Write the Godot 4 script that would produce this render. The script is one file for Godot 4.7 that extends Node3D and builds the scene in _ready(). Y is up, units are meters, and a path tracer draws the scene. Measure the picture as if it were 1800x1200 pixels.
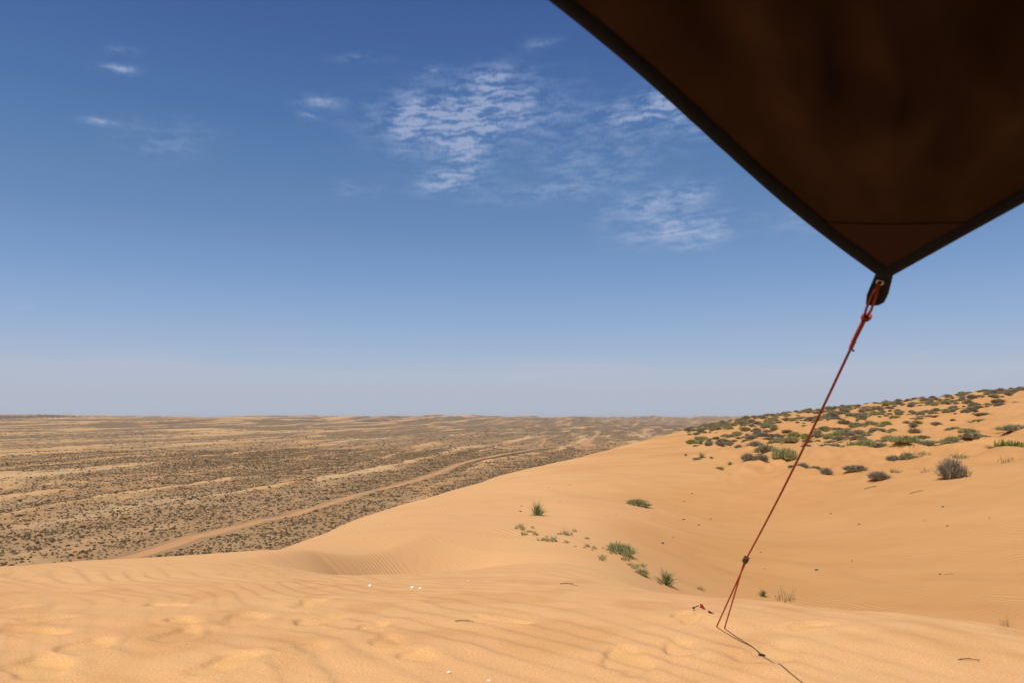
extends Node3D
# A desert camp under a tarpaulin: dune in front, scrub hillside to the right, a wide plain below.
# World frame: y up, metres, the photographer sits at the origin with the eye 0.8 m above the sand, looking to -z.

const EYE := Vector3(0, 0.8, 0)
const SUN_AZIMUTH := -150.0     # degrees from straight ahead, negative to the left
const SUN_HEIGHT := 61.0

# heights measured on the dune (x, y, z)
const SURVEY := [
	Vector3(-1.90, 0.028, -2.82), Vector3(-2.64, -0.096, -3.89), Vector3(-3.66, -0.268, -5.37), Vector3(-1.43, 0.031, -2.81), Vector3(-2.15, -0.133, -4.18), Vector3(-3.48, -0.473, -6.76),
	Vector3(-0.78, 0.046, -2.32), Vector3(-0.96, 0.021, -2.84), Vector3(-1.32, -0.094, -3.88), Vector3(-1.93, -0.354, -5.68), Vector3(-2.71, -0.622, -7.95), Vector3(-2.26, -0.671, -8.40),
	Vector3(-0.54, 0.005, -2.90), Vector3(-0.74, -0.106, -3.93), Vector3(-1.30, -0.583, -6.88), Vector3(-1.49, -1.010, -9.38), Vector3(0.00, 0.014, -2.42), Vector3(0.00, 0.005, -2.90),
	Vector3(0.00, -0.099, -3.90), Vector3(0.00, -0.326, -5.60), Vector3(0.00, -0.810, -9.00), Vector3(0.00, -1.235, -13.00), Vector3(0.00, -1.615, -18.00), Vector3(0.00, -2.104, -26.00),
	Vector3(0.00, -2.587, -38.00), Vector3(0.00, -2.976, -50.00), Vector3(0.66, -0.002, -2.93), Vector3(0.93, -0.162, -4.10), Vector3(1.15, -0.127, -3.83), Vector3(1.27, 0.025, -2.83),
	Vector3(1.50, -0.068, -3.38), Vector3(1.60, -0.002, -2.42), Vector3(2.00, -0.042, -2.99), Vector3(0.62, -0.314, -5.16), Vector3(1.20, -1.122, -9.93), Vector3(3.58, -2.269, -13.54),
	Vector3(4.87, -2.620, -18.36), Vector3(6.95, -2.896, -26.09), Vector3(9.31, -2.561, -34.77), Vector3(12.98, -2.224, -48.29), Vector3(23.43, -1.997, -86.90), Vector3(6.81, -2.553, -15.03),
	Vector3(9.12, -2.632, -20.02), Vector3(12.07, -2.541, -26.37), Vector3(15.03, -2.115, -32.71), Vector3(17.57, -1.734, -38.15), Vector3(24.33, -1.095, -52.65), Vector3(39.93, 0.005, -86.20),
	Vector3(63.17, 2.475, -136.05), Vector3(8.63, -2.355, -12.87), Vector3(11.19, -2.288, -16.58), Vector3(14.04, -1.821, -20.68), Vector3(16.90, -1.409, -24.79), Vector3(22.59, -0.891, -33.01),
	Vector3(36.80, 0.018, -53.58), Vector3(53.87, 1.462, -78.25), Vector3(85.23, 5.372, -123.43), Vector3(16.95, -1.493, -29.47), Vector3(30.03, -0.475, -51.94), Vector3(75.37, 4.099, -129.69),
	Vector3(19.63, -1.673, -56.70), Vector3(32.81, -0.433, -94.46), Vector3(55.85, 1.047, -160.56), Vector3(2.25, -1.742, -14.83), Vector3(3.47, -2.081, -22.74), Vector3(5.45, -2.371, -35.59),
	Vector3(9.42, -2.573, -61.28), Vector3(14.00, -2.751, -90.93), Vector3(26.38, -1.918, -122.18), Vector3(49.56, -1.313, -183.42), Vector3(1.90, -1.985, -24.93), Vector3(2.90, -2.291, -37.89),
	Vector3(5.21, -2.983, -67.80), Vector3(-1.52, -1.727, -19.94), Vector3(-2.29, -2.429, -29.91), Vector3(-3.05, -2.995, -39.88), Vector3(-1.96, -1.116, -12.85), Vector3(-3.17, -1.830, -20.76),
	Vector3(-4.23, -2.500, -27.68), Vector3(-2.71, -1.107, -11.89), Vector3(-4.90, -2.270, -21.45), Vector3(-3.65, -1.358, -12.48), Vector3(1.70, -0.900, -6.27), Vector3(2.48, -1.750, -9.17),
	Vector3(2.31, -0.620, -4.99), Vector3(3.79, -1.750, -8.16), Vector3(5.26, -2.350, -11.34), Vector3(2.95, -0.550, -4.28), Vector3(4.53, -1.500, -6.59), Vector3(6.52, -2.200, -9.47),
	Vector3(0.86, -0.620, -6.95), Vector3(-0.57, 0.000, -0.82), Vector3(-1.09, 0.000, -1.56), Vector3(-0.42, 0.000, -0.91), Vector3(-0.80, 0.000, -1.72), Vector3(-0.23, 0.000, -0.97),
	Vector3(-0.43, 0.000, -1.85), Vector3(0.00, 0.000, -1.00), Vector3(0.00, 0.000, -1.90), Vector3(0.23, 0.000, -0.97), Vector3(0.43, 0.000, -1.85), Vector3(0.42, 0.000, -0.91),
	Vector3(0.80, 0.000, -1.72), Vector3(0.57, 0.000, -0.82), Vector3(1.09, 0.000, -1.56), Vector3(78.35, -2.000, -289.59), Vector3(105.19, 2.500, -226.79), Vector3(141.71, 6.000, -205.96),
	Vector3(238.07, 4.000, -346.01), Vector3(176.73, 1.000, -381.01), Vector3(109.70, -4.000, -405.42), Vector3(0.00, -8.000, -420.00), Vector3(-124.08, -12.000, -401.25), Vector3(-239.87, -12.000, -344.76),
	Vector3(0.00, -5.000, -120.00), Vector3(-13.56, -4.000, -58.45), Vector3(-10.82, -3.000, -27.98), Vector3(-17.13, -2.000, -24.63), Vector3(-57.11, -5.000, -82.09), Vector3(-6.66, -1.600, -12.31),
]
# brow of the dune towards the plain: z, x
const BROW := [Vector2(-420, 160), Vector2(-260, 86), Vector2(-193, 55), Vector2(-150, 37), Vector2(-118, 23.5), Vector2(-95, 14.5), Vector2(-70, 6.2), Vector2(-52, 0.2), Vector2(-40, -2.6), Vector2(-30, -4.2), Vector2(-21.4, -4.7), Vector2(-13.4, -4.0), Vector2(-8.1, -4.0), Vector2(-5.4, -3.75), Vector2(0, -4.6), Vector2(20, -7), Vector2(60, -14)]
# small slip face near the camp: crest in plan x, z and its height
const SLIP := [Vector3(-2.35, 0.0, -5.6), Vector3(-2.45, 0.08, -6.5), Vector3(-2.5, 0.34, -7.5), Vector3(-2.35, 0.64, -8.6), Vector3(-2.05, 0.70, -9.5), Vector3(-1.75, 0.50, -10.6), Vector3(-1.45, 0.20, -12.0), Vector3(-1.1, 0.0, -14.0)]
# dirt tracks on the plain, x, z
const TRACK_A := [Vector2(-92, -100), Vector2(-80, -126), Vector2(-75, -147), Vector2(-72, -166), Vector2(-67, -196), Vector2(-63, -207), Vector2(-57, -237), Vector2(-50, -282), Vector2(-42, -325), Vector2(-36, -374), Vector2(-32, -430), Vector2(-24, -480), Vector2(-7, -547), Vector2(19, -640)]
const TRACK_B := [Vector2(26, -700), Vector2(31, -760), Vector2(36, -833), Vector2(44, -985)]
const TRACK_C := [Vector2(66, -700), Vector2(78, -777), Vector2(102, -945), Vector2(153, -1294)]
# plants one can tell apart: x, z, width, height, kind, label
const PLANTS := [
	[0.65, -18.98, 0.64, 0.41, "spiky", "spiky green grass tussock alone on the rippled sand below the dune crest"],
	[4.59, -27.58, 0.97, 0.32, "tussock", "low wide green tussock, uppermost of the lone tussocks in the hollow"],
	[1.95, -13.50, 0.61, 0.23, "tussock", "dense dark green tussock halfway down the near side of the hollow"],
	[2.40, -11.69, 0.58, 0.26, "spiky", "tall loose green tussock just beyond the foreground lip, beside a small dark one"],
	[1.98, -11.50, 0.28, 0.10, "tussock", "small dark tussock touching the tall loose tussock beyond the foreground lip"],
	[0.66, -13.10, 0.44, 0.16, "sparse", "sparse pale green grass patch under the lone spiky tussock"],
	[1.01, -14.34, 0.28, 0.17, "sparse", "small sparse grass tuft to the right of the pale grass patch"],
	[4.62, -13.87, 0.31, 0.16, "spiky", "small green tuft peeping over the foreground lip beside tall dry stalks"],
	[5.03, -13.67, 0.62, 0.35, "stalks", "tall straw coloured dry grass stalks standing beyond the foreground lip"],
	[3.23, -12.92, 0.18, 0.12, "sparse", "thin green sprig at the foreground lip just left of the guy line"],
	[2.02, -3.09, 0.06, 0.06, "stalks", "few pale dry stalks at the lip near the right edge of the picture"],
	[20.90, -81.78, 1.01, 0.63, "spiky", "small green bush, leftmost of the short row below the scrub tip"],
	[20.78, -77.81, 0.84, 0.42, "dry", "dark low bush touching the leftmost green bush of the short row"],
	[20.93, -74.09, 0.91, 0.40, "dry", "grey dry bush in the middle of the short row below the scrub tip"],
	[21.96, -74.85, 0.81, 0.35, "dry", "low grey bush right of the middle of the short row"],
	[19.82, -64.39, 0.69, 0.40, "dry", "small isolated grey bush between the short row and the big grey dome"],
	[21.35, -64.97, 1.50, 0.65, "dry", "big grey dome shaped dry shrub left of the large green clump"],
	[13.81, -58.70, 0.45, 0.27, "spiky", "tiny green tuft, farthest left of all the hillside plants"],
	[14.23, -55.41, 1.11, 0.51, "spiky", "green tussock on the bare slope above its own low companion"],
	[13.20, -52.54, 0.81, 0.24, "tussock", "low flat green tuft in front of the green tussock on the bare slope"],
	[14.71, -54.51, 0.25, 0.17, "dry", "tiny dark plant just right of the green tussock on the bare slope"],
	[13.64, -46.25, 0.78, 0.32, "spiky", "green fan shaped tuft on bare sand, lower left of the large clump"],
	[12.67, -45.23, 0.56, 0.21, "tussock", "low green tuft left of the fan shaped tuft"],
	[14.96, -46.71, 0.86, 0.50, "dry", "dark grey shrub at the lower left foot of the large green clump"],
	[15.53, -45.75, 0.98, 0.42, "dry", "olive grey spreading shrub in front of the large green clump"],
	[17.58, -50.82, 1.80, 0.86, "olive", "broad olive bush forming the left half of the large green clump"],
	[17.03, -45.89, 1.34, 0.99, "tussock", "rounded bright green bush forming the right half of the large clump"],
	[24.84, -65.82, 1.62, 0.71, "tussock", "green bush behind the right half of the large clump"],
	[24.25, -68.03, 1.47, 0.58, "olive", "olive bush on a small mound behind the large clump"],
	[26.32, -76.76, 1.42, 0.53, "dry", "dark bush behind and left of the olive mound bush"],
	[20.75, -52.17, 0.72, 0.28, "dry", "small grey shrub close right of the rounded bright green bush"],
	[15.81, -40.16, 0.74, 0.40, "dry", "dark grey twiggy shrub right beside the guy line on bare sand"],
	[16.00, -39.05, 0.66, 0.36, "olive", "greyish green shrub joined to the twiggy shrub beside the guy line"],
	[15.30, -40.53, 0.44, 0.16, "dry", "low dark remnant shrub just left of the guy line"],
	[15.52, -36.66, 0.67, 0.37, "dry", "small grey domed shrub standing alone right of the guy line"],
	[21.38, -49.45, 1.98, 0.61, "olive", "wide olive bush, left end of the long green hedge-like row"],
	[16.97, -36.51, 1.06, 0.31, "dry", "flat grey olive shrub on bare sand in front of the long row"],
	[16.03, -32.28, 0.89, 0.37, "dry", "wind swept dark shrub, second nearest of the front shrubs"],
	[17.39, -33.69, 0.57, 0.31, "sparse", "wispy sprig behind the wind swept dark shrub"],
	[17.84, -31.94, 0.74, 0.34, "stalks", "yellowish wispy tuft between the wind swept shrub and the big grey shrub"],
	[16.83, -28.23, 1.04, 0.78, "dry", "big dark grey twiggy shrub, largest in front of the hillside"],
	[19.58, -37.92, 0.64, 0.32, "dry", "grey twiggy shrub in front of the middle of the long row"],
	[20.05, -37.49, 0.86, 0.55, "olive", "tall grey green shrub in front of the right part of the long row"],
	[20.58, -36.84, 0.91, 0.31, "sparse", "thin dry tufts between the long row and the big grey shrub"],
	[20.78, -34.66, 1.07, 0.40, "sparse", "pale twiggy thicket directly behind the big grey shrub"],
	[20.76, -30.96, 1.09, 0.43, "stalks", "straw yellow bush on a sand step near the right picture edge"],
	[22.46, -47.31, 1.60, 0.66, "tussock", "rounded green bush, second in the long row"],
	[22.25, -44.43, 1.37, 0.55, "olive", "olive green bush in the middle of the long row"],
	[22.29, -41.94, 1.48, 0.61, "tussock", "tall green bush, fourth in the long row"],
	[23.20, -41.25, 0.95, 0.44, "olive", "grey green bush, right end of the long row"],
	[26.54, -44.93, 0.90, 0.31, "dry", "small dark bush above the right end of the long row"],
	[24.36, -40.78, 1.00, 0.28, "dry", "flat grey shrub mat right of the long row"],
	[30.28, -48.79, 1.13, 0.45, "tussock", "green bush behind the grey green thicket right of the long row"],
	[26.19, -41.79, 1.42, 0.42, "olive", "grey green thicket between the long row and the bright yellow green bush"],
	[24.84, -37.10, 1.88, 0.57, "bright", "bright yellow green bush near the right picture edge"],
	[30.88, -45.51, 0.98, 0.35, "dry", "dark shrub above the bright yellow green bush"],
	[34.93, -58.20, 1.26, 0.40, "olive", "dark green shrub at the right foot of the bare sand mound"],
	[39.74, -68.84, 0.96, 0.37, "dry", "dark brown shrub on the right shoulder of the bare sand mound"],
	[41.18, -74.60, 1.38, 0.46, "bright", "bright green bush on top of the bare sand mound"],
	[42.31, -78.84, 0.85, 0.43, "dry", "small dark shrub left of the bright bush on the sand mound"],
	[28.03, -58.39, 1.35, 0.45, "olive", "olive shrub alone behind the left part of the long row"],
	[33.65, -67.65, 1.15, 0.42, "olive", "olive shrub farther back behind the middle of the long row"],
	[48.89, -85.69, 2.65, 0.53, "olive", "long dark green shrub at the edge of the bare sand terrace"],
	[51.51, -80.27, 1.86, 0.50, "olive", "dark green shrub standing alone on the bare sand terrace"],
]
const PRINTS := [Vector3(-0.92, 0.16, -3.40), Vector3(-1.82, 0.13, -2.98), Vector3(-1.75, 0.15, -2.71), Vector3(-1.40, 0.13, -2.50), Vector3(-1.20, 0.12, -2.68), Vector3(-1.06, 0.14, -2.95), Vector3(-0.76, 0.12, -2.99), Vector3(-0.54, 0.13, -2.90), Vector3(-0.29, 0.12, -2.51), Vector3(-0.42, 0.12, -2.65), Vector3(-0.05, 0.11, -3.01), Vector3(0.80, 0.19, -2.49), Vector3(1.16, 0.13, -2.86), Vector3(0.60, 0.14, -2.65), Vector3(-1.43, 0.15, -2.28), Vector3(-0.90, 0.13, -2.32), Vector3(-0.72, 0.12, -2.52), Vector3(-1.24, 0.11, -2.90), Vector3(0.37, 0.14, -2.47), Vector3(0.71, 0.12, -3.06), Vector3(-2.2, 0.14, -3.2), Vector3(-1.5, 0.12, -3.3)]

var rng := RandomNumberGenerator.new()
var n_fine: FastNoiseLite
var n_mid: FastNoiseLite
var n_big: FastNoiseLite
var n_rip: FastNoiseLite
var taken := {}

# ------------------------------------------------------------------ helpers
func noise(seed_: int, freq: float, octaves := 3, kind := FastNoiseLite.TYPE_SIMPLEX_SMOOTH) -> FastNoiseLite:
	var n := FastNoiseLite.new()
	n.seed = seed_
	n.noise_type = kind
	n.frequency = freq
	n.fractal_type = FastNoiseLite.FRACTAL_FBM if octaves > 1 else FastNoiseLite.FRACTAL_NONE
	n.fractal_octaves = octaves
	return n

func numbered(called: String) -> String:
	var k: int = taken.get(called, 0)
	taken[called] = k + 1
	return called if k == 0 else "%s_%03d" % [called, k]

func tag(o: Node3D, label: String, category: String, group := "") -> void:
	o.set_meta("label", label)
	o.set_meta("category", category)
	if group:
		o.set_meta("group", group)

func mesh_node(called: String, m: Mesh, mat: Material, parent: Node = self) -> MeshInstance3D:
	var o := MeshInstance3D.new()
	o.name = numbered(called) if parent == self else called
	o.mesh = m
	if mat:
		o.material_override = mat
	parent.add_child(o, true)
	return o

func thing(called: String, at: Vector3, label: String, category: String, group := "") -> Node3D:
	var o := Node3D.new()
	o.name = numbered(called)
	add_child(o)
	o.position = at
	tag(o, label, category, group)
	return o

func mat(c: Color, rough := 0.9) -> StandardMaterial3D:      # c holds linear, real-world values
	var m := StandardMaterial3D.new()
	m.albedo_color = c.linear_to_srgb()
	m.roughness = rough
	m.metallic_specular = 0.3
	m.cull_mode = BaseMaterial3D.CULL_DISABLED
	return m

func tinted(rough := 0.95) -> StandardMaterial3D:
	var m := mat(Color.WHITE, rough)
	m.vertex_color_use_as_albedo = true
	m.metallic_specular = 0.15
	return m

func arrays(v: PackedVector3Array, n: PackedVector3Array, c: PackedColorArray, idx: PackedInt32Array, uv := PackedVector2Array(), uv2 := PackedVector2Array()) -> ArrayMesh:
	var a := []
	a.resize(Mesh.ARRAY_MAX)
	a[Mesh.ARRAY_VERTEX] = v
	a[Mesh.ARRAY_NORMAL] = n
	if c.size():
		a[Mesh.ARRAY_COLOR] = c
	if uv.size():
		a[Mesh.ARRAY_TEX_UV] = uv
	if uv2.size():
		a[Mesh.ARRAY_TEX_UV2] = uv2
	a[Mesh.ARRAY_INDEX] = idx
	var m := ArrayMesh.new()
	m.add_surface_from_arrays(Mesh.PRIMITIVE_TRIANGLES, a)
	return m

# a tube along points; radius may be one number or one for each point
func tube(st: SurfaceTool, pts: Array, radius, sides := 8) -> void:
	var rings := []
	var up := Vector3.UP
	for i in pts.size():
		var d: Vector3 = (pts[mini(i + 1, pts.size() - 1)] - pts[maxi(i - 1, 0)]).normalized()
		if absf(d.dot(up)) > 0.95:
			up = Vector3.RIGHT
		var s := d.cross(up).normalized()
		var t := s.cross(d).normalized()
		up = t
		var r: float = radius[i] if radius is Array else radius
		var ring := []
		for k in sides:
			var a := TAU * k / sides
			ring.append(pts[i] + (s * cos(a) + t * sin(a)) * r)
		rings.append(ring)
	for i in pts.size() - 1:
		for k in sides:
			var k2 := (k + 1) % sides
			quad(st, rings[i][k], rings[i][k2], rings[i + 1][k2], rings[i + 1][k])
	for e in [0, pts.size() - 1]:
		for k in sides:
			var k2 := (k + 1) % sides
			for p in ([pts[e], rings[e][k2], rings[e][k]] if e == 0 else [pts[e], rings[e][k], rings[e][k2]]):
				st.add_vertex(p)

func quad(st: SurfaceTool, a: Vector3, b: Vector3, c: Vector3, d: Vector3) -> void:
	for p in [a, b, c, a, c, d]:
		st.add_vertex(p)

func starting(smooth := true) -> SurfaceTool:
	var st := SurfaceTool.new()
	st.begin(Mesh.PRIMITIVE_TRIANGLES)
	st.set_smooth_group(0 if smooth else -1)
	return st

func done(st: SurfaceTool) -> ArrayMesh:
	st.index()
	st.generate_normals()
	return st.commit()

func ss(a: float, b: float, x: float) -> float:
	return smoothstep(a, b, x)

# ------------------------------------------------------------------ the dune
var table := PackedFloat32Array()
const TA := 96
const TL := 132
const A_MAX := 0.92
var l_min := log(0.9)
var l_max := log(450.0)

func feature(x: float, z: float) -> Vector2:
	return Vector2(clampf(atan2(x, -z), -0.9, 0.9) * 1.7, log(maxf(sqrt(x * x + z * z), 0.9)))

func survey_table() -> void:           # a smooth surface through the measured heights, kept as a table
	var n := SURVEY.size()
	var q := []
	for p in SURVEY:
		q.append(feature(p.x, p.z))
	var m := n + 3
	var rows := []
	for i in m:
		var row := PackedFloat64Array()
		row.resize(m + 1)
		if i < n:
			for j in n:
				row[j] = pow(q[i].distance_to(q[j]), 3.0) + (0.001 if i == j else 0.0)
			row[n] = 1.0
			row[n + 1] = q[i].x
			row[n + 2] = q[i].y
			row[m] = SURVEY[i].y
		else:
			for j in n:
				row[j] = [1.0, q[j].x, q[j].y][i - n]
		rows.append(row)
	for i in m:
		var best := i
		for r in range(i + 1, m):
			if absf(rows[r][i]) > absf(rows[best][i]):
				best = r
		var swap = rows[i]
		rows[i] = rows[best]
		rows[best] = swap
		var pivot: PackedFloat64Array = rows[i]
		for r in range(i + 1, m):
			var row: PackedFloat64Array = rows[r]
			var f := row[i] / pivot[i]
			if f != 0.0:
				for c in range(i, m + 1):
					row[c] -= f * pivot[c]
				rows[r] = row
	var w := PackedFloat64Array()
	w.resize(m)
	for i in range(m - 1, -1, -1):
		var s: float = rows[i][m]
		for c in range(i + 1, m):
			s -= rows[i][c] * w[c]
		w[i] = s / rows[i][i]
	table.resize(TA * TL)
	for j in TL:
		var l := lerpf(l_min, l_max, float(j) / (TL - 1))
		for i in TA:
			var a := clampf(lerpf(-A_MAX, A_MAX, float(i) / (TA - 1)), -0.9, 0.9) * 1.7
			var y := w[n] + w[n + 1] * a + w[n + 2] * l
			for k in n:
				var p: Vector2 = q[k]
				var d2 := (p.x - a) * (p.x - a) + (p.y - l) * (p.y - l)
				y += w[k] * d2 * sqrt(d2)
			table[j * TA + i] = y

func base_y(a: float, l: float) -> float:
	var fi := clampf((a + A_MAX) / (2.0 * A_MAX), 0.0, 1.0) * (TA - 1)
	var fj := clampf((l - l_min) / (l_max - l_min), 0.0, 1.0) * (TL - 1)
	var i := clampi(int(fi), 1, TA - 3)
	var j := clampi(int(fj), 1, TL - 3)
	var u := fi - i
	var v := fj - j
	var o := (j - 1) * TA + i
	var r0 := cubic_interpolate(table[o], table[o + 1], table[o - 1], table[o + 2], u)
	o += TA
	var r1 := cubic_interpolate(table[o], table[o + 1], table[o - 1], table[o + 2], u)
	o += TA
	var r2 := cubic_interpolate(table[o], table[o + 1], table[o - 1], table[o + 2], u)
	o += TA
	var r3 := cubic_interpolate(table[o], table[o + 1], table[o - 1], table[o + 2], u)
	return cubic_interpolate(r1, r2, r0, r3, v)

func brow_x(z: float) -> float:
	for i in BROW.size() - 1:
		var a: Vector2 = BROW[i]
		var b: Vector2 = BROW[i + 1]
		if z <= b.x or i == BROW.size() - 2:
			return lerpf(a.y, b.y, clampf((z - a.x) / (b.x - a.x), 0.0, 1.0))
	return 0.0

func brow_drop(x: float, z: float, r: float) -> float:
	var xc := brow_x(z)
	var k := brow_x(z - 1.0) - xc
	var b := clampf(0.09 * r, 0.5, 7.0)
	var d := maxf((xc - x) / sqrt(1.0 + k * k) + 0.15 * b, 0.0)
	return 0.62 * (sqrt(d * d + b * b) - b)

func slip_step(x: float, z: float) -> float:
	var best := 1e9
	var side := 0.0
	var h := 0.0
	for i in SLIP.size() - 1:
		var a: Vector3 = SLIP[i]
		var b: Vector3 = SLIP[i + 1]
		var ab := Vector2(b.x - a.x, b.z - a.z)
		var ap := Vector2(x - a.x, z - a.z)
		var t := clampf(ap.dot(ab) / ab.length_squared(), 0.0, 1.0)
		var off := ap - ab * t
		var d := off.length()
		if d < best:
			best = d
			side = ab.x * ap.y - ab.y * ap.x          # positive on the camp's side
			h = lerpf(a.y, b.y, t)
	if h <= 0.0:
		return 0.0
	if side <= 0.0:
		return 0.0
	# the slip face falls about a metre, then the floor comes up again towards the camp
	var f := clampf((sqrt(best * best + 0.012) - 0.11) / 1.1, 0.0, 1.0)
	return -h * f * (1.35 - 0.35 * f * f) * (1.0 - ss(0.9, 3.6, best))

func ripple(f: float) -> float:        # long windward side, short lee side, 0..1
	f -= floorf(f)
	if f < 0.74:
		f /= 0.74
	else:
		f = (1.0 - f) / 0.26
	return f * f * (3.0 - 2.0 * f)

var disturbed := 0.0                   # how far the last point lies in a footprint
func near_relief(x: float, z: float, r: float) -> float:
	var w := (1.0 - ss(5.5, 9.5, r)) * ss(0.5, 1.2, r)
	disturbed = 0.0
	if w <= 0.0:
		return 0.0
	var wx := n_mid.get_noise_2d(x * 0.22, z * 0.30)
	var wz := n_mid.get_noise_2d(x * 2.3 + 40.0, z * 2.3)
	var calm := ss(-0.28, 0.22, n_mid.get_noise_2d(x * 1.1 - 77.0, z * 1.1 + 12.0))
	var tilt := 0.45
	var phase := (x * tilt - z * 0.9) / 0.27 + wx * 2.2 + wz * 0.22
	var y := ripple(phase) * 0.0032 * (0.04 + 0.96 * calm)
	y += ripple((x * tilt * 1.3 - z * 0.8) / 0.115 + wx * 5.0 + wz * 0.5) * 0.0014 * (1.0 - calm * 0.5)
	y += n_mid.get_noise_2d(x * 4.0 + 9.0, z * 4.0) * 0.004 + n_mid.get_noise_2d(x * 1.3 + 19.0, z * 1.3) * 0.012
	y += 0.018 * exp(-((x - 0.80) * (x - 0.80) + (z + 3.02) * (z + 3.02)) / 0.016)
	if r < 4.6:
		for p: Vector3 in PRINTS:
			var dx: float = x - p.x
			var dz: float = z - p.z
			if absf(dx) < 0.6 and absf(dz) < 0.6:
				var turn := p.x * 7.0 + p.z * 3.0
				var c := cos(turn * 0.3)
				var s := sin(turn * 0.3)
				var ex: float = (dx * c + dz * s) / (p.y * 0.80) + wz * 0.9
				var ez: float = (dz * c - dx * s) / (p.y * 0.50) + n_mid.get_noise_2d(x * 3.1, z * 3.1 + 7.0) * 0.9
				var e := ex * ex + ez * ez
				if e < 9.0:
					var g := 1.0 - ss(0.45, 1.35, e)
					y += -0.011 * g + 0.004 * exp(-(sqrt(e) - 1.45) * (sqrt(e) - 1.45) * 5.0)
					disturbed = maxf(disturbed, g)
	return y * w

var hummock := 0.0
func dune_y(x: float, z: float, relief := true) -> float:
	var r := sqrt(x * x + z * z)
	var a := atan2(x, -z)
	var y := base_y(a, log(maxf(r, 0.9))) - brow_drop(x, z, r)
	if x > -6.5 and x < 2.5 and z > -18.0 and z < -3.5:
		y += slip_step(x, z)
	hummock = ss(0.225, 0.30, a) * ss(32.0, 44.0, r)
	if hummock > 0.0:
		var k := n_big.get_noise_2d(x * 16.0, z * 10.0)
		y += hummock * (0.50 * k + 0.45 * maxf(0.0, n_big.get_noise_2d(x * 5.0 + 300.0, z * 5.0)))
	if r > 12.0:
		y += (1.0 - hummock) * 0.12 * n_big.get_noise_2d(x * 3.0, z * 3.0) * ss(12.0, 25.0, r)
	if relief:
		y += near_relief(x, z, r)
	return maxf(y, -32.0)

func fan_grid(split: float, mats: Array, az: PackedFloat32Array, rad: PackedFloat32Array, height: Callable, colour: Callable, uv_scale: float) -> ArrayMesh:
	var cols := az.size()
	var rows := rad.size()
	var v := PackedVector3Array()
	var n := PackedVector3Array()
	var c := PackedColorArray()
	var uv := PackedVector2Array()
	var uv2 := PackedVector2Array()
	uv2.resize(cols * rows)
	v.resize(cols * rows)
	n.resize(cols * rows)
	c.resize(cols * rows)
	uv.resize(cols * rows)
	for j in rows:
		for i in cols:
			var x := sin(az[i]) * rad[j]
			var z := -cos(az[i]) * rad[j]
			var k := j * cols + i
			v[k] = Vector3(x, height.call(x, z), z)
			c[k] = colour.call(x, v[k].y, z)
			uv2[k] = Vector2(x, z) * 1.25
			uv[k] = Vector2(x + 1.5 * n_big.get_noise_2d(x * 2.5, z * 2.5), z + 1.5 * n_big.get_noise_2d(x * 2.5 + 90.0, z * 2.5)) * uv_scale
	for j in rows:
		for i in cols:
			var k := j * cols + i
			var e := v[k + 1 if i < cols - 1 else k] - v[k - 1 if i > 0 else k]
			var f := v[k + cols if j < rows - 1 else k] - v[k - cols if j > 0 else k]
			n[k] = e.cross(-f).normalized() * (-1.0 if e.cross(-f).y < 0.0 else 1.0)
	var cut := rows - 1
	for j in rows:
		if rad[j] >= split:
			cut = j
			break
	var m := ArrayMesh.new()
	for part in [[0, cut], [cut, rows - 1]]:
		if part[1] <= part[0]:
			continue
		var idx := PackedInt32Array()
		idx.resize((cols - 1) * (part[1] - part[0]) * 6)
		var o := 0
		var from: int = part[0] * cols
		var count: int = (part[1] - part[0] + 1) * cols
		for j in part[1] - part[0]:
			for i in cols - 1:
				var k: int = j * cols + i
				idx[o] = k
				idx[o + 1] = k + cols
				idx[o + 2] = k + cols + 1
				idx[o + 3] = k
				idx[o + 4] = k + cols + 1
				idx[o + 5] = k + 1
				o += 6
		var a := []
		a.resize(Mesh.ARRAY_MAX)
		a[Mesh.ARRAY_VERTEX] = v.slice(from, from + count)
		a[Mesh.ARRAY_NORMAL] = n.slice(from, from + count)
		a[Mesh.ARRAY_COLOR] = c.slice(from, from + count)
		a[Mesh.ARRAY_TEX_UV] = uv.slice(from, from + count)
		a[Mesh.ARRAY_TEX_UV2] = uv2.slice(from, from + count)
		a[Mesh.ARRAY_INDEX] = idx
		m.add_surface_from_arrays(Mesh.PRIMITIVE_TRIANGLES, a)
		m.surface_set_material(m.get_surface_count() - 1, mats[mini(m.get_surface_count() - 1, mats.size() - 1)])
	return m

func spread_az(inner: float, step: float) -> PackedFloat32Array:      # fine ahead, coarse all round
	var az := PackedFloat32Array()
	var a := -180.0
	while a < -inner - 3.0:
		az.append(deg_to_rad(a))
		a += 3.0
	a = -inner
	while a <= inner + 0.001:
		az.append(deg_to_rad(a))
		a += step
	a = inner + 3.0
	while a < 180.0:
		az.append(deg_to_rad(a))
		a += 3.0
	az.append(PI)
	return az

const SAND := Color(0.68, 0.397, 0.192)
const SAND_ORANGE := Color(0.54, 0.28, 0.112)
const SAND_PALE := Color(0.70, 0.44, 0.21)
const SAND_GOLD := Color(0.71, 0.44, 0.165)

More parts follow.
